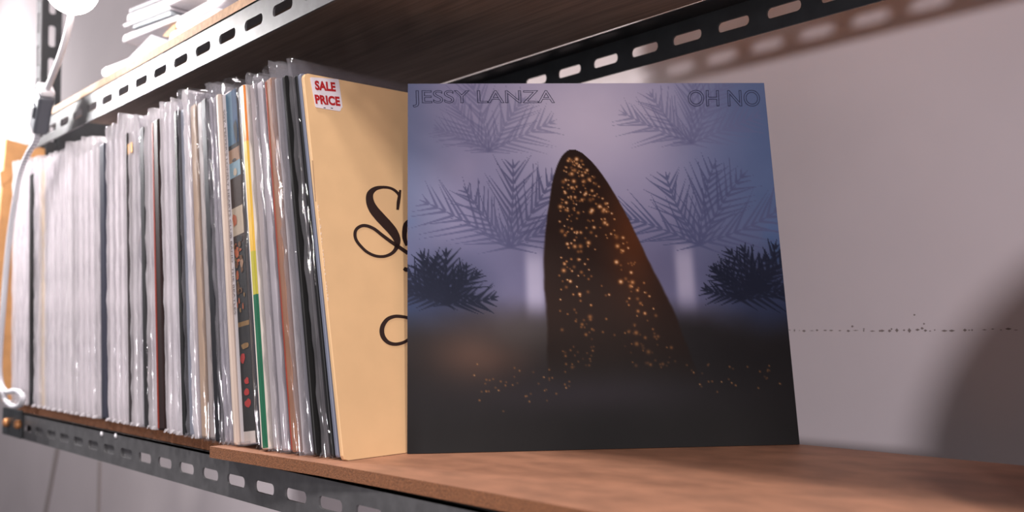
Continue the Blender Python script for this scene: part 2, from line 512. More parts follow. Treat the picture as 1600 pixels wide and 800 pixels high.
zax = Vector(-dd); yax = -(up_hint - zax * up_hint.dot(zax)).normalized(); xax = yax.cross(zax)
Rm = Matrix((xax, yax, zax)).transposed().to_4x4()
for o in (sw, capm, rock):
    o.parent = cr; o.matrix_parent_inverse = Matrix.Translation(cr.location).inverted(); o.matrix_basis = Matrix.Translation(Vector(tb)) @ Rm

XK = -0.8695
kt = [onX(q, XK) for q in ((10, 217), (38, 225), (86, 236))]
zt0 = kt[0][2]
kraft = [(XK, kt[0][1], kt[0][2]), (XK, kt[1][1], kt[1][2]), (XK, kt[2][1], kt[2][2]), (XK, 0.62, 0.352), (XK, 0.62, 0.001), (XK, kt[0][1] + .004, 0.001), (XK, kt[0][1] - .012, 0.16)]
kf = empty('kraft_folder', (XK, 0.4, 0.0))
tag(kf, 'tan kraft card folder standing at the left end of the records', 'folder')
put(prism('card_panel', kraft, (-0.009, 0, 0), M_kraft), kf)
fl_pts = [onX(q, XK + 0.0015) for q in ((0, 268), (16, 264), (19, 275), (2, 292))]
put(prism('folded_flap', fl_pts, (-0.0012, 0, 0), M_kraft), kf)

# ------------------------------------------------------------------ records
YREF = 0.376
def interp(x, xs, ys):
    return float(np.interp(x, xs, ys))
MID = [10, 20, 50, 70, 112, 156, 166, 202, 221, 243, 255, 272, 280, 284, 295, 313, 324, 334, 358, 367, 388, 393, 404, 430, 447, 467, 478, 487, 494, 501]
BOT = [11, 21, 49, 70, 113, 158, 168, 205, 223.5, 250, 262, 276, 284, 293, 305, 321, 337, 348, 375, 381, 399, 412, 425, 446, 468, 497, 508, 515, 523, 530.5]
BPX = [30, 50, 65, 80, 100, 130, 150, 165, 175, 195, 205, 230, 245, 258, 268, 280, 290, 300, 325, 340, 355, 385, 400, 418, 435, 450, 470, 485, 500, 515, 528]
BPY = [637, 634, 638, 643, 647, 651, 653, 654, 660, 667, 665, 669, 672, 674, 679, 682, 685, 687, 693, 696, 698, 700, 704, 706, 709, 711, 712, 715, 714, 716, 715]
TPX = [30, 62, 64, 72, 74, 100, 103, 115, 128, 145, 157, 158, 172, 179, 181, 196, 200, 225, 227, 240, 250, 251, 262, 264, 267, 268, 275, 280, 288, 300, 317, 319, 345, 363, 364, 375, 382, 397, 399, 414, 416, 441, 443, 470]
TPY = [252, 244, 247, 247, 240, 235, 224, 222, 215, 216, 217, 200, 199, 196, 179, 178, 183, 186, 169, 168, 168, 161, 161, 159, 158, 148, 147, 139, 141, 142, 144, 128, 130, 132, 128, 129, 129, 131, 108, 106, 94, 95, 92, 93]

_mc = {}
def jm(rgb, rough=0.5, vary=0.07, coat=0.0):
    k = (rgb, rough, vary, coat)
    if k not in _mc:
        _mc[k] = mat('printed_card', rgb, rough, vary=vary, scale=35, stretch=(4, 4, 0.4), coat=coat)
    return _mc[k]


def jacket_mesh(name, t, y0, y1, h, m, parent, r=0.002):
    """Record jacket: a thin card square with rounded front corners and a rounded spine."""
    prof = [(y0 + r, 0), (y1, 0), (y1, h), (y0 + r, h), (y0 + r * .3, h - r * .3), (y0, h - r), (y0, r), (y0 + r * .3, r * .3)]
    e = min(0.0006, t * 0.2)
    v, f = [], []
    n = len(prof)
    for (x, ins) in ((0, e), (e, 0), (t - e, 0), (t, e)):
        for (y, z) in prof:
            yy = y + ins if y < (y0 + y1) / 2 else y
            v.append((x, yy, z))
    for s in range(3):
        for i in range(n):
            j = (i + 1) % n
            f.append((s * n + i, s * n + j, (s + 1) * n + j, (s + 1) * n + i))
    f.append(tuple(range(n))); f.append(tuple(3 * n + i for i in range(n)))
    return obj(name, v, f, m, parent)


def sleeve_mesh(name, t, y0, y1, h, htop, m, parent, rough=1.0, seed=0):
    """Outer plastic sleeve: a wrapped front fold with wrinkles, two side sheets, an open flap on top."""
    rnd = random.Random(seed)
    rows = [0.0, 0.004, 0.012]
    z = 0.012
    while z < h - 0.010:
        z += rnd.uniform(0.006, 0.014); rows.append(min(z, h - 0.004))
    rows += [h + (htop - h) * k for k in (0.0, 0.35, 0.7, 1.0)]
    rows = sorted(set(rows))
    cols = 9
    v, f = [], []
    ph = rnd.uniform(0, 6)
    drop = rnd.uniform(0.001, 0.006); sl = rnd.uniform(-0.002, 0.002)
    for iz, z in enumerate(rows):
        k = min(1, max(0, (z - h) / max(1e-4, htop - h)))
        amp = 0.0011 * rough
        bulge = 0.0016 + amp * (math.sin(z * 130 + ph) * .5 + rnd.uniform(-.6, .6))
        if z < 0.010: bulge *= 0.6
        sh = min(amp * 0.35, t * .15) * rnd.uniform(-1, 1)
        xl, xr = 0.0 + 0.35 * t * k * rnd.uniform(.2, .6), t - 0.35 * t * k * rnd.uniform(.2, .6)
        zz = z
        pts = [(xl, y1, zz - (drop if k > .9 else 0)), (xl, y0 + 0.07, zz - (drop * .35 if k > .9 else 0)), (xl, y0 + 0.003, zz)]
        for c in range(3):
            u = (c + 1) / 4
            pts.append((xl + (xr - xl) * u + sh, y0 + 0.003 - (bulge + 0.002) * math.sin(math.pi * u) + amp * .4 * rnd.uniform(-1, 1), zz + (sl * math.sin(u * 3) if k > .9 else 0)))
        pts += [(xr, y0 + 0.003, zz), (xr, y0 + 0.07, zz - (drop * .5 if k > .9 else 0)), (xr, y1, zz - (drop * 1.3 if k > .9 else 0))]
        v += pts
    for i in range(len(rows) - 1):
        for c in range(cols - 1):
            a = i * cols + c
            f.append((a, a + 1, a + cols + 1, a + cols))
    # welded bottom seam: a short crumpled tail at the front lower corner
    a = len(v)
    v += [(t * .15, y0 - 0.0005, 0.004), (t * .85, y0 - 0.0005, 0.004), (t * (.5 + .5 * rnd.random()), y0 - 0.0028, 0.0005), (t * .3 * rnd.random(), y0 - 0.0018, 0.0005)]
    f.append((a, a + 1, a + 2, a + 3))
    return obj(name, v, f, m, parent, smooth=True)


W, G = (236, 228, 232), (196, 190, 196)
# mid-left px, mid-right px, jacket colour, sleeve, description of the spine, distinctive?
RECS = [
 (19, 26, W, 'm', 'white', None), (26, 33, W, 'm', 'white', None), (33, 40, W, 'm', 'white', None), (40, 47, (226, 216, 222), 'm', 'white', None),
 (47, 53, (40, 38, 40), None, 'black', 'thin black-spined record near the left end'),
 (53, 61, G, 'm', 'pale grey', None), (61, 70, (236, 206, 160), 'm', 'cream', 'cream-spined record near the left end'),
 (70, 76, G, 'm', 'pale grey', None), (76, 84, W, 'm', 'white', None), (84, 93, W, 'm', 'white', None), (93, 102, W, 'm', 'white', None), (102, 112, (244, 238, 240), 'm', 'white', None),
 (112, 119, (176, 168, 172), 'm', 'greyish', 'greyish record between two groups of white ones left of the navy spine'),
 (119, 128, W, 'm', 'white', None), (128, 137, W, 'm', 'white', None), (137, 146, W, 'm', 'white', None), (146, 155, (214, 206, 210), 'm', 'white', None),
 (155, 166, (58, 60, 76), 'c', 'navy', 'dark navy-spined record among white ones'),
 (167, 176, W, 'm', 'white', None), (176, 185, W, 'm', 'white', None), (185, 193, W, 'm', 'white', None), (193, 200.5, (222, 214, 218), 'm', 'white', None),
 (200.5, 203.5, (58, 52, 54), None, 'dark grey', 'very thin dark record beside the orange-stickered one'),
 (203.5, 212, (212, 206, 210), 'm', 'pale', 'pale record with small orange sticker'),
 (212, 220.5, G, 'm', 'pale grey', None),
 (220.5, 229.5, (34, 32, 34), 'c', 'black', 'black-spined record left of the red and brown one'),
 (229.5, 235, (178, 170, 176), 'm', 'grey', None), (235, 243, W, 'm', 'white', None),
 (243, 255, (62, 26, 24), None, 'dark red', 'dark red-brown record without a sleeve'),
 (255, 263, W, 'm', 'white', None), (263, 272, (220, 214, 220), 'm', 'white', None), (272, 280, (206, 202, 210), 'm', 'pale', None),
 (280, 284.5, (28, 28, 32), None, 'black', 'black record widening from behind a pale sleeve'),
 (284.5, 295, (160, 166, 182), 'g', 'blue-grey', 'blue-grey record right of the black wedge'),
 (295, 301, (238, 230, 232), 'm', 'white', None),
 (301, 313, (206, 176, 150), 'c', 'beige', 'beige-spined record in a crinkled clear sleeve'),
 (313, 324, (188, 176, 172), 'c', 'stone', None),
 (324, 334.5, (30, 32, 44), 'c', 'blue-black', 'blue-black record in a glinting sleeve'),
 (334.5, 341, (196, 190, 198), 'g', 'grey', None), (341, 347, (210, 204, 210), 'g', 'grey', None), (347, 353, (200, 192, 196), 'g', 'grey', None), (353, 358, (210, 190, 176), None, 'tan-edged', None),
 (358, 388, (232, 226, 228), 'c', 'lettered', 'thick record with lettered white spine and picture front'),
 (388, 393, (40, 44, 54), 'c', 'dark', 'dark record between picture front and rainbow edge'),
 (393, 404, (238, 226, 214), None, 'rainbow', 'record with orange, yellow and green edge'),
 (404, 416, (202, 192, 194), 'g', 'grey', None), (416, 430, (196, 188, 194), 'g', 'grey', None),
 (430, 447, (172, 122, 92), 'c', 'brown', 'brown record with thin red line in crinkled sleeve'),
 (447, 456, (186, 178, 180), 'g', 'grey', None), (456, 467, (122, 120, 128), 'g', 'slate', 'slate record with bright glints'),
 (467.5, 478, (24, 22, 22), None, 'black', 'wide black-spined record second from the yellow cover'),
 (478, 487, (96, 92, 94), 'g', 'smoky', 'smoky clear-sleeved record between two black spines'),
 (487, 496.5, (22, 22, 24), 'c', 'black', 'black-spined record with tiny white spine lettering'),
 (496.5, 500.3, (120, 124, 142), None, 'steel-blue', 'steel-blue record edge right against the yellow cover'),
]
ORD = ['first', 'second', 'third', 'fourth', 'fifth', 'sixth']
anchor = None; run = 0
JAMES = None; RAIN = None; PIC = None
ZM = 0.155
YPX = [20, 60, 110, 160, 200, 250, 300, 345, 390, 430, 470, 500, 535]
YFR = [.3700, .3690, .3680, .3690, .3680, .3690, .3650, .3640, .3665, .3695, .3730, .3785, .3842]
LAY = []
for i, (ml, mr, rgb, slv, desc, dist) in enumerate(RECS):
    bl, br = interp(ml, MID, BOT), interp(mr, MID, BOT)
    yf = interp((bl + br) / 2, YPX, YFR) + random.uniform(-.0005, .0005) - (0.001 if sum(rgb) < 260 else 0)
    xm0, xm1 = onY((ml, 415), yf + .002), onY((mr, 415), yf + .002)
    by = 400 + FPX * 0.0
    xb0, xb1 = [onY((q_, interp(q_, BPX, BPY)), yf + .002) for q_ in (bl, br)]
    LAY.append([ml, yf, xm0[0], xm1[0], xm0[2], math.atan(((xb0[0] + xb1[0]) - (xm0[0] + xm1[0])) / 2 / (xm0[2] - xb0[2]))])
LAY = np.array(LAY)
ln_ = np.interp(LAY[:, 0], [19, 200, 280, 340, 400, 450, 480, 501], [.060, .065, .088, .122, .140, .152, .172, .1872])
ln_ = np.minimum(np.maximum.accumulate(np.clip(ln_, 0, .188)), .1875)
xb_ = LAY[:, 2] + LAY[:, 4] * np.tan(ln_)
for i, (ml, mr, rgb, slv, desc, dist) in enumerate(RECS):
    yf, lean, xbase = float(LAY[i, 1]), float(ln_[i]), float(xb_[i])
    nx = xb_[i + 1] if i + 1 < len(RECS) else -0.0046
    nl = ln_[i + 1] if i + 1 < len(RECS) else 0.18802
    gaps = [((nx - h_ * math.tan(nl)) - (xbase - h_ * math.tan(lean))) for h_ in (0.0, 0.345)]
    t = min(gaps) * math.cos(lean) * 0.97 - 0.00005
    root = empty('vinyl_record', (xbase, yf, 0.0006), (0, -lean, 0))
    if dist:
        label = dist; anchor = dist; run = 0
    else:
        run += 1
        if anchor is None:
            label = '%s sleeved record, %s from the left end of the row' % (desc, ORD[run - 1])
        else:
            short = anchor.split(' with lettered')[0].split(' in crinkled')[0].split(' near')[0].split(' among')[0].split(' left of')[0].split(' without')[0]
            label = '%s-spined sleeved record, %s right of the %s' % (desc, ORD[run - 1], short)
    tag(root, label, 'record', 'sleeved records in the row')
    rs = random.Random(100 + i)
    depth = 0.312
    dark = sum(rgb) < 260
    off = (0.0022 if dark else 0.0040) if slv else 0.0005
    tj = t * ((0.9 if dark else 0.74) if slv else 0.97)
    tj = min(tj, 0.0135)
    h = 0.3135
    if slv == 'm': rough = 0.45
    else: rough = 0.5
    if sum(rgb) < 125: rgb = tuple(int(v_ * .62) for v_ in rgb)
    jk = jacket_mesh('jacket', tj, off, off + depth, h, jm(rgb, rough, 0.06, 0.0), root)
    jk.location = ((t - tj) / 2, 0, 0.001)
    if slv:
        tpx = xbase - 0.31 * math.tan(lean)
        # find the picture column of the front top corner to read the height of the flap
        P = np.array([tpx + t / 2, yf, 0.32]) - CAM
        pxt = 800 + FPX * (P @ RGT) / (P @ FWD)
        ztop = onY((pxt, interp(pxt, TPX, TPY)), yf)[2]
        ztop = min(max(ztop, 0.319), 0.349) / math.cos(lean)
        ztop += rs.uniform(-0.002, 0.001)
        sleeve_mesh('plastic_sleeve', t, 0.0, 0.316, h + 0.002, ztop, F_dark if dark else {'m': F_milk, 'c': F_clear, 'g': F_grey}[slv], root,
                    {'m': 0.8, 'c': 1.5, 'g': 1.2}[slv], seed=i)
    if desc == 'rainbow': RAIN = (root, jk, tj, yf)
    if desc == 'lettered': PIC = (root, jk, tj, yf, t)
    if 'tiny white' in (dist or ''): JAMES = (root, jk, tj)
    if desc == 'dark red':
        vq, fq = box_vf(-0.0001, tj * .22, off - .0004, off + .0006, 0.002, h - .002)
        obj('spine_print', vq, fq, jm((150, 52, 34)), jk)
    if 'orange sticker' in (dist or ''):
        z0 = onY((204, 241), yf)[2]; z1 = onY((204, 225), yf)[2]
        vq, fq = box_vf(-0.0012, tj + 0.0014, off - .0034, off - .0030, z0, z1)
        obj('orange_sticker', vq, fq, jm((250, 176, 60)), jk)
    if desc == 'brown':
        vq, fq = box_vf(tj * .02, tj * .14, off - .0006, off + .0006, 0.002, h - .002)
        obj('spine_print', vq, fq, jm((176, 62, 36)), jk)


def sub_quads(name, parent, quads, mats):
    """flat printed colour areas: list of (x0,x1,z0,z1,material index) on the local front plane y"""
    v, f, fm = [], [], []
    for (x0, x1, y, z0, z1, k) in quads:
        b0 = len(v)
        if y < 0.0042 - .0003 + 1e-9 and x1 - x0 < 0.02 and z1 - z0 < 0.03:
            rr = random.Random(int(z0 * 1e5) + int(x0 * 1e5)); n_ = 9
            for q_ in range(n_):
                a_ = 2 * math.pi * q_ / n_; k_ = rr.uniform(.75, 1.15)
                v.append(((x0 + x1) / 2 + (x1 - x0) / 2 * k_ * math.cos(a_), y, (z0 + z1) / 2 + (z1 - z0) / 2 * k_ * math.sin(a_)))
            f.append(tuple(range(b0, b0 + n_))); fm.append(k)
        else:
            v += [(x0, y, z0), (x1, y, z0), (x1, y, z1), (x0, y, z1)]; f.append((b0, b0 + 1, b0 + 2, b0 + 3)); fm.append(k)
    return obj(name, v, f, None, parent, mats=mats, fmat=fm)


# the rainbow edge: white board with orange, yellow and green bands
root, jk, tj, yf = RAIN
zo = [0.002, 0.155, 0.157, 0.265, 0.312]
cols = [(34, 108, 78), (196, 186, 70), (236, 190, 78), (240, 140, 60)]
zz = [0.001, 0.128, 0.165, 0.262, 0.3125]
sub_quads('spine_print', jk, [(tj * .36, tj * 1.0, 0.0002, zz[k], zz[k + 1], k) for k in range(4)], [jm(c, .45, .05) for c in cols])
v, f = [], []
for k in range(4):
    b0 = len(v); v += [(tj + .0002, 0.0002, zz[k]), (tj + .0002, 0.0022, zz[k]), (tj + .0002, 0.0022, zz[k + 1]), (tj + .0002, 0.0002, zz[k + 1])]; f.append((b0, b0 + 1, b0 + 2, b0 + 3))
obj('side_print', v, f, None, jk, mats=[jm(c, .45, .05) for c in cols], fmat=[0, 1, 2, 3])
# the picture front: a plain generic stand-in of coloured areas
root, jk, tj, yf, t = PIC
jk.location.x = 0.0
x0, x1 = tj * .50, t * 0.86
pal = [(84, 122, 146), (42, 82, 122), (28, 28, 28), (176, 136, 106), (140, 170, 184), (60, 38, 26), (200, 180, 156), (190, 92, 44), (112, 70, 30), (24, 23, 23), (190, 40, 34), (226, 214, 206), (150, 112, 60)]
q = []
def zq(a, b, k, xa=0.0, xb=1.0, y=-0.0003): q.append((x0 + (x1 - x0) * xa, x0 + (x1 - x0) * xb, y + .0042, a, b, k))
zq(0.001, 0.011, 11); zq(0.011, 0.100, 9); zq(0.100, 0.104, 12)
zq(0.104, 0.172, 9); zq(0.172, 0.180, 5); zq(0.180, 0.205, 6); zq(0.205, 0.232, 5); zq(0.232, 0.246, 4); zq(0.246, 0.258, 3); zq(0.258, 0.262, 2)
zq(0.262, 0.311, 0, 0, .55); zq(0.262, 0.311, 1, .55, 1)
for (a, b2, k, xa, xb) in ((0.262, 0.285, 2, .6, .95), (.068, .078, 10, .05, .5), (.050, .056, 10, .3, .75), (.041, .047, 10, .2, .7), (.031, .038, 10, .25, .8), (.080, .086, 12, .2, .9),
                          (.188, .200, 7, .05, .45), (.172, .179, 9, .3, .9), (.160, .171, 7, .05, .5), (.150, .160, 3, .5, .8), (.246, .249, 5, .3, .7), (.232, .240, 6, .35, .7), (.140, .150, 7, .1, .35), (.128, .139, 8, .05, .4)):
    zq(a, b2, k, xa, xb, -0.0006)
rs = random.Random(5)
for k in range(26):
    a = rs.uniform(.106, .170); xa = rs.uniform(0, .7)
    zq(a, a + rs.uniform(.002, .006), rs.choice((8, 12, 8, 7)), xa, xa + rs.uniform(.1, .3), -0.0007)
pp = sub_quads('front_print', jk, q, [jm(c, .7, .12) for c in pal])
pbk = obj('front_card', *box_vf(x0, x1 + .001, .0045, .2, 0.001, .3115), jm((120, 110, 104)), jk)


def map_text(s, quad, plane, m, parent, name, outline=0.0, bold=0.0, space=1.0, lift=None):
    """Lay lettering over a quad (BL, BR, TR, TL in photo pixels) lying on a real surface."""
    uv, z, f = text_mesh(s, outline, bold, space)
    BL, BR, TR, TL = [np.array(p_, float) for p_ in quad]
    v = []
    for (a, c), zz_ in zip(uv, z):
        p_ = BL * (1 - a) * (1 - c) + BR * a * (1 - c) + TR * a * c + TL * (1 - a) * c
        X = plane(p_)
        v.append(X if lift is None else X + lift * max(-1e-4, min(1e-4, zz_ * 0.01)))
    o = obj(name, v, f, m)
    mw = parent.matrix_world.copy()
    o.parent = parent
    return o
bpy.context.view_layer.update()
def local_parent(o):
    o.matrix_parent_inverse = o.parent.matrix_world.inverted()

def spine_text(text, jk_, x0_, x1_, y_, ztop_, zbot_, m_):
    uv, z_k, f_ = text_mesh(text)
    vv = [(x0_ + (x1_ - x0_) * c_, y_, ztop_ + (zbot_ - ztop_) * a_) for (a_, c_) in uv]
    return obj('spine_lettering', vv, f_, m_, jk_)
spine_text("SGT. PEPPER'S LONELY HEARTS CLUB BAND  THE BEATLES", PIC[1], PIC[2] * .10, PIC[2] * .36, .0036, .298, .112, mat('grey_print', (104, 92, 92), .5))
spine_text('JAMES BLAKE', JAMES[1], JAMES[2] * .50, JAMES[2] * .85, .0018, .168, .134, mat('white_print', (205, 200, 200), .5))

# ------------------------------------------------------------------ yellow record
LEAN = 0.18802
YF0 = 0.3839
yr = empty('vinyl_record', (0.0, YF0, 0.0004), (0, -LEAN, 0))
tag(yr, 'large ochre yellow record cover with brown script and a sale sticker', 'record')
yj = jacket_mesh('jacket', 0.0042, 0.0, 0.315, 0.315, M_yellow, yr, r=0.004); yj.location = (-0.0042, 0, 0)
bpy.context.view_layer.update()
NY = np.array([math.cos(LEAN), 0, math.sin(LEAN)]); PY = np.array([0, YF0, 0.0004])
def ypl(e=0.0002):
    return lambda q_: on_plane(q_, PY + NY * e, NY)
def ink(name, pts, ws, m, e=0.00025):
    v, f = stroke(pts, ws)
    o = obj(name, [ypl(e)(p_) for p_ in v], f, m); o.parent = yj; local_parent(o); return o
z_ = lambda L: [(480 + a / 2.667, 260 + b_ / 2.667) for a, b_ in L]
ink('script_letter', z_([(381, 150), (384, 125), (370, 104), (345, 90), (312, 87), (282, 94), (262, 115), (262, 147), (276, 178), (302, 210), (330, 240), (356, 270), (372, 298), (376, 322), (368, 346), (350, 364), (320, 375), (285, 373), (250, 357), (222, 331), (204, 306), (199, 281), (206, 261), (226, 248), (250, 248), (280, 261), (312, 286), (348, 313), (384, 337), (420, 362)]),
    [3, 4, 4.4, 4, 4.6, 7, 10.5, 12.5, 14.5, 15.5, 15.5, 14.5, 12, 8.5, 6, 5, 4.6, 4.6, 4.6, 4.6, 4.8, 5, 5, 5, 5, 5, 5.2, 5.6, 5.8, 6], M_brownink)
ink('script_letter', z_([(388, 98), (384, 125), (380, 150), (377, 181)]), [3.2, 5, 5.5, 4], M_brownink, 0.0003)
ink('script_letter', z_([(440, 215), (412, 240), (406, 270), (406, 300), (416, 330)]), [5, 7, 8, 7, 5], M_brownink)
ink('script_letter', z_([(403, 424), (412, 430), (425, 432)]), [5, 7, 5], M_brownink)
ink('script_letter', z_([(440, 640), (418, 631), (395, 626), (365, 625), (336, 636), (317, 660), (311, 685), (317, 711), (337, 733), (365, 741), (395, 736), (418, 724), (445, 700)]), [4.5, 4.8, 5, 5.2, 6, 7, 7.4, 7.2, 6, 5.4, 5, 4.8, 4.5], M_brownink)
# small worn lettering and scuffs along the spine
v, f = [], []
for k in range(26):
    t_ = k / 25; c = np.array([487.6 + 5 * t_, 251 + 62 * t_]); a = len(v)
    for dx, dy in ((0, 0), (1.6, 0.2), (1.6, 1.5), (0, 1.3)): v.append(ypl(.0002)(c + [dx, dy]))
    f.append((a, a + 1, a + 2, a + 3))
o = obj('spine_lettering', v, f, mat('faded_ink', (120, 80, 56), .6), yj); local_parent(o)
v, f = [], []
rs = random.Random(3)
for k in range(44):
    yy = rs.uniform(318, 470); c = np.array([485 + (yy - 230) * 0.104 + rs.uniform(-.6, .6) + 2.2, yy]); a = len(v); L_ = rs.uniform(.8, 3.2)
    for dx, dy in ((0, 0), (.9, 0.1), (1.1, L_), (.1, L_)): v.append(ypl(.0002)(c + [dx, dy]))
    f.append((a, a + 1, a + 2, a + 3))
o = obj('scuff_marks', v, f, mat('bare_card', (246, 226, 210), .8), yj); local_parent(o)
tag(o, kind='stuff')
# sale sticker
st = prism('sale_sticker', [ypl(.0003)(q_) for q_ in ((485.5, 120.8), (527, 123.8), (529, 125), (535, 167.5), (533.5, 169), (531.5, 173.5), (530, 174), (494, 168), (492.5, 166.5), (484.3, 122))], NY * 0.0003, M_sticker)
st.parent = yj; local_parent(st); tag(st, 'white sale price sticker')
bpy.context.view_layer.update()
def stick_text(s, quad):
    o = map_text(s, quad, ypl(.0008), M_red, st, 'sticker_lettering', bold=0.05, space=1.04); local_parent(o)
stick_text('SALE', ((493, 140.6), (525, 143.4), (523.5, 128.6), (491.2, 125.6)))
stick_text('PRICE', ((493.6, 162.2), (532.2, 166.0), (530.4, 151.0), (491.2, 147.4)))
v = [ypl(.0008)(q_) for q_ in ((505.5, 167.6), (509, 168), (508.5, 169.2), (505.8, 168.8), (516.5, 168.2), (520.5, 168.6), (520, 169.8), (517, 169.4))]
o = obj('sticker_mark', v, [(0, 1, 2, 3), (4, 5, 6, 7)], M_black, st); local_parent(o)

# ------------------------------------------------------------------ displayed album cover
A0 = np.array([0.00565, 0.43878, 0.0005]); AZ, AL, SA = 0.88096, 0.17442, 0.31506
du = np.array([math.cos(AZ), math.sin(AZ), 0]); nn = np.array([-math.sin(AZ), math.cos(AZ), 0])
dv = math.cos(AL) * np.array([0, 0, 1]) + math.sin(AL) * nn
NA = np.cross(du, dv)          # outward, toward the viewer
if NA @ (CAM - A0) < 0: NA = -NA
al = empty('album_cover', tuple(A0))
tag(al, 'misty blue violet album cover with outlined title leaning beside the yellow record', 'record')
TH = 0.0042
def apl(e=0.0):
    return lambda q_: on_plane(q_, A0 + NA * e, NA)


def fbm(x, y, seed, octaves=5, base=4):
    """value noise on a grid, 0..1"""
    rg = np.random.RandomState(seed); out = np.zeros_like(x); amp, tot = 1.0, 0.0
    for o_ in range(octaves):
        n_ = base * 2 ** o_
        g = rg.rand(n_ + 2, n_ + 2)
        fx, fy = np.clip(x, 0, .9999) * n_, np.clip(y, 0, .9999) * n_
        ix, iy = fx.astype(int), fy.astype(int); tx_, ty_ = fx - ix, fy - iy
        tx_, ty_ = tx_ * tx_ * (3 - 2 * tx_), ty_ * ty_ * (3 - 2 * ty_)
        out += amp * (g[iy, ix] * (1 - tx_) * (1 - ty_) + g[iy, ix + 1] * tx_ * (1 - ty_) + g[iy + 1, ix] * (1 - tx_) * ty_ + g[iy + 1, ix + 1] * tx_ * ty_)
        tot += amp; amp *= 0.5
    return out / tot


def sm(a, b_, x):
    t_ = np.clip((x - a) / (b_ - a), 0, 1); return t_ * t_ * (3 - 2 * t_)


NG = 380
us, vs = np.meshgrid(np.linspace(0, 1, NG + 1), np.linspace(0, 1, NG + 1))   # vs = 0 at the top
n1, n2, n3 = fbm(us, vs, 1), fbm(us, vs, 2, 6, 6), fbm(us, vs, 3, 4, 3)
def mixc(a, b_, t_): return a * (1 - t_[..., None]) + b_ * t_[..., None]
C_ = lambda *c: np.ones(us.shape + (3,)) * np.array(c, float)
# a generic misty night garden: pale haze above, dark soil below
img = mixc(C_(126, 126, 160), C_(150, 142, 168), sm(.15, .85, n3))
glow = np.exp(-((us - .5) / .26) ** 2) * np.exp(-((vs - .10) / .25) ** 2)
img = mixc(img, C_(206, 194, 210), glow * .85)
img *= (1.0 + .10 * sm(.7, .2, vs))[..., None]
img = mixc(img, C_(84, 104, 142), sm(.62, 1.02, us + .12 * (n1 - .5)) * .85)
img = mixc(img, C_(92, 108, 142), sm(.16, -.04, us + .1 * (n1 - .5)) * .7)
img = mixc(img, C_(98, 96, 128), sm(.30, .6, vs + .2 * (n1 - .5)) * .55)
img = mixc(img, C_(78, 112, 160), (sm(.93, .98, us) + sm(.05, .0, us)) * sm(.35, .5, vs) * sm(.45, .6, n2) * .7)
# dark scrub at both sides
side = np.clip(sm(.30, .06, us) + sm(.74, .93, us), 0, 1) * sm(.42, .60, vs + .16 * (n2 - .5))
img = mixc(img, C_(44, 52, 78), side * .85)
low = sm(.60, .72, vs + .10 * (n1 - .5) - .03 * sm(.5, 1, us))
img = mixc(img, C_(44, 40, 42), low)
hz = np.exp(-((us - .19) / .13) ** 2 - ((vs - .76) / .07) ** 2); img = mixc(img, C_(128, 94, 80), np.clip(hz * .95, 0, 1))
hz = np.exp(-((us - .30) / .13) ** 2 - ((vs - .70) / .06) ** 2); img = mixc(img, C_(96, 88, 86), np.clip(hz * .7, 0, 1))
hz = np.exp(-((us - .46) / .28) ** 2 - ((vs - .86) / .06) ** 2); img = mixc(img, C_(66, 58, 66), np.clip(hz * .8, 0, 1))
img = mixc(img, C_(38, 35, 35), sm(.86, .97, vs) * .8)
# two pale openings in the haze
for cx, cy_ in ((.335, .56), (.735, .55)):
    e = np.exp(-(((us - cx) / .026) ** 4) - ((vs - cy_) / .085) ** 4); img = mixc(img, C_(196, 190, 214), e * .8)
# generic leafy sprays
rj = random.Random(77)
def frond(x, y, ang, L, n_leaf, lw, col, alpha, curve=.25):
    global img
    m_ = np.zeros(us.shape)
    px_, py_, a_ = x, y, ang
    for k in range(n_leaf):
        t_ = (k + .5) / n_leaf
        a_ = ang + curve * t_ * t_
        nx_, ny_ = px_ + L / n_leaf * math.cos(a_), py_ - L / n_leaf * math.sin(a_)
        j1, j2, j3, j4 = rj.uniform(-.16, .16), rj.uniform(-.16, .16), rj.uniform(.75, 1.15), rj.uniform(.75, 1.15)
        for la, ll in ((a_ + .62 + j1, j3 * L * .55 * math.sin(math.pi * (.15 + .8 * t_))), (a_ - .62 + j2, j4 * L * .55 * math.sin(math.pi * (.15 + .8 * t_))), (a_, L / n_leaf * 1.3)):
            dx, dy = us - px_, -(vs - py_)
            al_ = dx * math.cos(la) + dy * math.sin(la); pe = -dx * math.sin(la) + dy * math.cos(la)
            m_ = np.maximum(m_, sm(1.2, .4, np.abs(pe) / (lw * np.clip(1.05 - al_ / ll, .01, 1))) * (al_ > 0) * (al_ < ll))
        px_, py_ = nx_, ny_
    img = mixc(img, C_(*col), np.clip(m_ * alpha, 0, 1))
rs = random.Random(11)
for (x, y, L, col, al_) in ((.27, .47, .25, (92, 92, 126), .8), (.78, .47, .25, (88, 92, 128), .8), (.22, .20, .2, (118, 116, 150), .5), (.78, .18, .2, (112, 112, 148), .5)):
    for a_ in (.45, 1.0, 1.57, 2.15, 2.7):
        frond(x, y, a_ + rs.uniform(-.15, .15), L * rs.uniform(.8, 1.15), 11, .0046, col, al_, rs.uniform(-.4, .4))
for (x, y, L) in ((.10, .62, .15), (.93, .60, .16), (.06, .60, .12), (.88, .62, .13)):
    for a_ in (.2, .7, 1.2, 1.7, 2.2, 2.8):
        frond(x, y, a_ + rs.uniform(-.2, .2), L * rs.uniform(.8, 1.15), 7, .006, (30, 34, 52), .9, rs.uniform(-.3, .3))
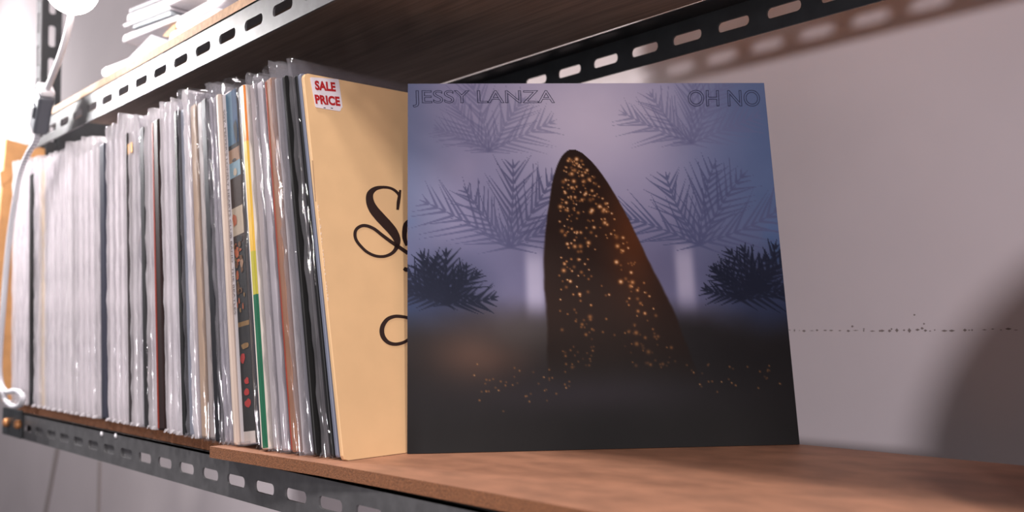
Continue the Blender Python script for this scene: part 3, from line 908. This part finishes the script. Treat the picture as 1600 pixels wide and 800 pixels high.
# a plain dark rounded cone with warm flecks of light
hw = .195 * np.power(np.clip((vs - .195) / .62, 1e-5, 1), .52)
hw = hw * (1 + .16 * (fbm(us, vs, 9, 5, 6) - .5))
cone = sm(1.03, .97, np.abs(us - (.50 + .17 * (vs - .5))) / hw) * (vs > .195)
cone *= sm(.86, .74, vs)
img = mixc(img, C_(46, 30, 24), cone)
warm = np.exp(-((us - .60) / .07) ** 2 - ((vs - .44) / .16) ** 2) * cone; img = mixc(img, C_(124, 66, 32), np.clip(warm * .6, 0, 1))
rg = np.random.RandomState(21)
fl_ = np.zeros(us.shape)
for k in range(430):
    v_ = rg.uniform(.22, .80); s_ = .165 * ((v_ - .2) / .62) ** .62
    u_ = .50 + .17 * (v_ - .5) + s_ * rg.uniform(-.95, .95)
    if abs(u_ - .52) < .035 and v_ > .45 and rg.rand() < .85: continue
    r_ = rg.choice([.0022, .0028, .004, .0055], p=[.4, .3, .22, .08]); pw = rg.uniform(.35, 1.0) * (1 if v_ < .66 else .6)
    i0, i1 = int(max(0, (v_ - .02) * NG)), int(min(NG, (v_ + .02) * NG)); j0, j1 = int(max(0, (u_ - .02) * NG)), int(min(NG, (u_ + .02) * NG))
    d2 = (us[i0:i1, j0:j1] - u_) ** 2 + (vs[i0:i1, j0:j1] - v_) ** 2
    fl_[i0:i1, j0:j1] = np.maximum(fl_[i0:i1, j0:j1], pw * np.exp(-d2 / r_ ** 2))
for k in range(70):
    u_ = rg.uniform(.16, .42) if rg.rand() < .55 else rg.uniform(.72, .97); v_ = rg.normal(.83, .02); r_ = .0022
    d2 = (us - u_) ** 2 + (vs - v_) ** 2; fl_ = np.maximum(fl_, rg.uniform(.3, .9) * np.exp(-d2 / r_ ** 2))
img = mixc(img, C_(226, 150, 84), np.clip(fl_ * 1.3, 0, 1)); img = mixc(img, C_(252, 236, 214), np.clip(fl_ * 1.5 - .75, 0, 1))
img += (n2[..., None] - .5) * 14
img = img * (1 - .38 * sm(.60, .80, vs))[..., None]
img = np.clip(img, 0, 255) / 255.0
lin_img = np.where(img <= 0.04045, img / 12.92, ((img + 0.055) / 1.055) ** 2.4)

M_art = bpy.data.materials.new('printed_cover_art'); M_art.use_nodes = True
nt = M_art.node_tree; b = nt.nodes['Principled BSDF']
at_ = nt.nodes.new('ShaderNodeVertexColor'); at_.layer_name = 'print'
nt.links.new(at_.outputs['Color'], b.inputs['Base Color'])
b.inputs['Roughness'].default_value = 0.62; b.inputs['Specular IOR Level'].default_value = 0.12
b.inputs['Coat Weight'].default_value = 0.02; b.inputs['Coat Roughness'].default_value = 0.2

def curl(u, t_):
    """the card bows back a little at its left and lower edges"""
    return -0.0010 * np.clip(1 - u / .06, 0, 1) ** 2 * np.clip((t_ - .45) / .3, 0, 1)
off_ = curl(us, vs)
gv = (A0[None, None, :] + us[..., None] * SA * du + (1 - vs)[..., None] * SA * dv + off_[..., None] * NA).reshape(-1, 3)
N1 = NG + 1
gf = [(i * N1 + j, (i + 1) * N1 + j, (i + 1) * N1 + j + 1, i * N1 + j + 1) for i in range(NG) for j in range(NG)]
me = bpy.data.meshes.new('printed_front'); me.from_pydata(gv.tolist(), [], gf); me.materials.append(M_art)
ca = me.color_attributes.new('print', 'FLOAT_COLOR', 'POINT')
ca.data.foreach_set('color', np.concatenate([lin_img.reshape(-1, 3), np.ones((N1 * N1, 1))], 1).astype(np.float32).ravel())
for p in me.polygons: p.use_smooth = True
art = bpy.data.objects.new('printed_front', me); COL.objects.link(art)
# jacket body behind the print: the card edge with softly rounded rim
rim = []
for e in (-0.0003, -TH):
    rim.append([A0 + NA * (e - (0.003 if False else 0)) + du * SA * a + dv * SA * c for a, c in ((0, 0), (1, 0), (1, 1), (0, 1))])
v, f = [], []
M_edge = mat('card_edge', (104, 78, 66), .7, vary=.2, scale=300)
K = 24
loops = []
for e in (0.0, -TH):
    L_ = []
    for (a0, c0, a1, c1) in ((0, 0, 1, 0), (1, 0, 1, 1), (1, 1, 0, 1), (0, 1, 0, 0)):
        for k in range(K):
            a, c = a0 + (a1 - a0) * k / K, c0 + (c1 - c0) * k / K
            o_ = float(curl(np.array(a), np.array(1 - c)))
            L_.append(A0 + du * SA * a + dv * SA * c + NA * (e + o_))
    loops.append(L_)
n = 4 * K
v = loops[0] + loops[1]
f = [(i, (i + 1) % n, n + (i + 1) % n, n + i) for i in range(n)] + [tuple(range(n, 2 * n))]
body = obj('jacket', v, f, M_edge)
for o in (art, body): put(o, al)
def put_lab(o):
    o.parent = al; o.matrix_parent_inverse = Matrix.Translation(al.location).inverted()
M_title = mat('title_ink', (38, 42, 72), .5)
def album_text(s, quad):
    uv, z, f_ = text_mesh(s, 0.0135, 0.0, 1.0)
    BL, BR, TR, TL = [np.array(p_, float) for p_ in quad]
    vv = []
    for (a, c), zz_ in zip(uv, z):
        p_ = BL * (1 - a) * (1 - c) + BR * a * (1 - c) + TR * a * c + TL * (1 - a) * c
        vv.append(apl(.00035 + zz_ * .008)(p_))
    o = obj('title_lettering', vv, f_, M_title); put_lab(o); return o
album_text('JESSY LANZA', ((645, 167.5), (867.5, 167.2), (866.5, 141), (644, 141)))
album_text('OH NO', ((1075, 166.3), (1188.5, 166.3), (1186.5, 140.5), (1074.5, 140.5)))

# ------------------------------------------------------------------ things piled on the upper shelf
def slab(name, px, Y, depth, m, label, cat, bevel=0.0012, group=None, skew=0.25):
    pts = [onY(q_, Y) for q_ in px]
    c = np.mean(pts, 0); zmin = min(p_[2] for p_ in pts)
    root = empty(name, (c[0], Y, zmin))
    body = prism('card' if m is not M_white else 'pages', pts, (-depth * skew, depth, 0), m, bevel=bevel)
    put(body, root); tag(root, label, cat, group)
    return root
GP = 'papers piled on the upper shelf'
slab('paper_pad', [(159, 109), (163, 105), (238, 77), (241, 80), (241, 87), (173, 119), (163, 121), (159, 117)], 0.405, 0.15, M_white, 'white paper pad lying lowest at the left of the upper shelf', 'paper', group=GP)
slab('card_box', [(165, 123), (173, 121), (212, 104.5), (206, 112), (173, 129), (165, 132)], 0.405, 0.12, M_kraft, 'tan card box beneath the lowest white pad', 'box', group=GP)
slab('open_booklet', [(236, 54), (263, 63.5), (259, 69), (212, 88), (199, 92)], 0.425, 0.004, M_greypap, 'grey booklet propped open like a tent', 'booklet', bevel=0.0004, group=GP)
slab('booklet', [(191, 66), (193, 55), (197, 53), (277, 23), (281, 25), (281, 31), (267, 35)], 0.432, 0.15, M_white, 'thick white booklet at the bottom of the stack', 'booklet', group=GP)
slab('booklet', [(206, 45), (208, 39), (265, 16), (267, 22), (266, 23.5)], 0.432, 0.15, M_teal, 'grey-blue booklet inside the white stack', 'booklet', group=GP)
slab('booklet', [(192, 39), (194, 37), (264, 9), (266, 14), (208, 37), (194, 42)], 0.432, 0.15, M_white, 'thin white booklet sticking out of the stack', 'booklet', 0.0006, group=GP)
slab('booklet', [(198, 33), (199, 23), (203, 21), (290, -14), (300, -8), (264, 7.5)], 0.432, 0.15, M_white, 'white booklet under the grey one at the top of the stack', 'booklet', group=GP)
slab('booklet', [(201, 19), (202, 14), (268, -14), (274, -9), (203, 19.5)], 0.432, 0.15, M_greypap, 'dark grey booklet on top of the stack', 'booklet', 0.0006, group=GP)
slab('card_divider', [(254, 56), (272, 37), (274, 39), (273, 48), (262, 58)], 0.428, 0.05, M_kraft, 'small tan card tucked behind the white packet', 'card', 0.0004, group=GP)
slab('paper_packet', [(262, 62), (265, 51), (272, 46), (338, 11), (343, 13), (342, 22), (336, 30), (281, 66), (271, 69.5), (264, 68)], 0.402, 0.12, M_white, 'fat white paper packet at the front of the upper shelf', 'packet', 0.003, group=GP)
slab('paper_packet', [(274, 45), (274, 36), (282, 24), (335, -6), (362, -6), (342, 10)], 0.412, 0.12, M_white, 'white packet leaning over the front packet', 'packet', 0.002, group=GP)
def crumple(name, c, r, m, label, seed):
    bm = bmesh.new(); bmesh.ops.create_icosphere(bm, subdivisions=3, radius=1.0)
    rs_ = random.Random(seed)
    for v_ in bm.verts:
        k = 1 + rs_.uniform(-.22, .22)
        v_.co = Vector((v_.co.x * r[0] * k, v_.co.y * r[1] * k, max(v_.co.z, -.8) * r[2] * k))
    me_ = bpy.data.meshes.new(name); bm.to_mesh(me_); bm.free(); me_.materials.append(m)
    o = bpy.data.objects.new(name, me_); COL.objects.link(o); o.location = c
    tag(o, label, 'bag', GP); return o
cb = onY((355, 17), 0.42); crumple('plastic_bag', (cb[0], 0.44, 0.394 + .016), (.020, .03, .018), F_milk, 'crumpled clear plastic bag right of the white packets', 4)
cb = onY((382, 2), 0.42); crumple('plastic_bag', (cb[0], 0.45, 0.394 + .018), (.024, .03, .020), mat('smoky_plastic', (110, 106, 118), .25), 'crumpled smoky grey plastic bag beside the clear one', 9)

# added unseen cartons and a slumped bag right of the view, shading the wall
for x0, x1, lab in ((-0.06, 0.44, 'added unseen brown box above the album cover, shading the wall'), (0.46, 0.80, 'added unseen brown box right of the first one, shading the wall'), (0.82, 1.16, 'brown carton at the right end of the upper shelf')):
    ct = empty('shade_carton', (x0, 0.44, 0.3945)); tag(ct, lab, 'box', 'added cartons shading the wall')
    put(box('shade_carton_body', x0, x1, 0.44, 0.68, 0.3945, 0.70, M_kraft, bevel=0.002), ct)
    put(box('tape_strip', (x0 + x1) / 2 - .025, (x0 + x1) / 2 + .025, 0.4393, 0.68, 0.7002, 0.7006, M_ply_edge), ct)
M_canvas = mat('canvas', (150, 138, 122), .85, vary=.12, scale=120, bump=.2)
bag = empty('shadow_bag', (0.70, 0.50, 0.0006))  # added unseen caster, domed so its shadow edge curves on the wall
tag(bag, 'added canvas bag out of view, casting the curved wall shadow', 'bag')
bm = bmesh.new(); bmesh.ops.create_icosphere(bm, subdivisions=5, radius=1.0)
for v_ in bm.verts:
    x_, y_, z_k = v_.co
    k_ = 1 + .035 * math.sin(x_ * 11 + z_k * 4) * (1 - abs(z_k)) + .02 * math.sin(x_ * 23 - z_k * 9)
    v_.co = Vector((x_ * .235, y_ * .075 * k_ * (1 - .35 * max(z_k, 0)), max(z_k, 0.0) * .205))
me_ = bpy.data.meshes.new('shadow_bag_body'); bm.to_mesh(me_); bm.free(); me_.materials.append(M_canvas)
for p in me_.polygons: p.use_smooth = True
bb_ = bpy.data.objects.new('shadow_bag_body', me_); COL.objects.link(bb_); bb_.parent = bag
for s_ in (-1, 1):
    hp = [(-.09, s_ * .040, .176), (-.10, s_ * .058, .150), (-.085, s_ * .072, .095), (-.02, s_ * .082, .060), (.04, s_ * .078, .085), (.075, s_ * .062, .145), (.075, s_ * .038, .184)]
    h_ = tube('handle', hp, 0.005, M_canvas, bag)
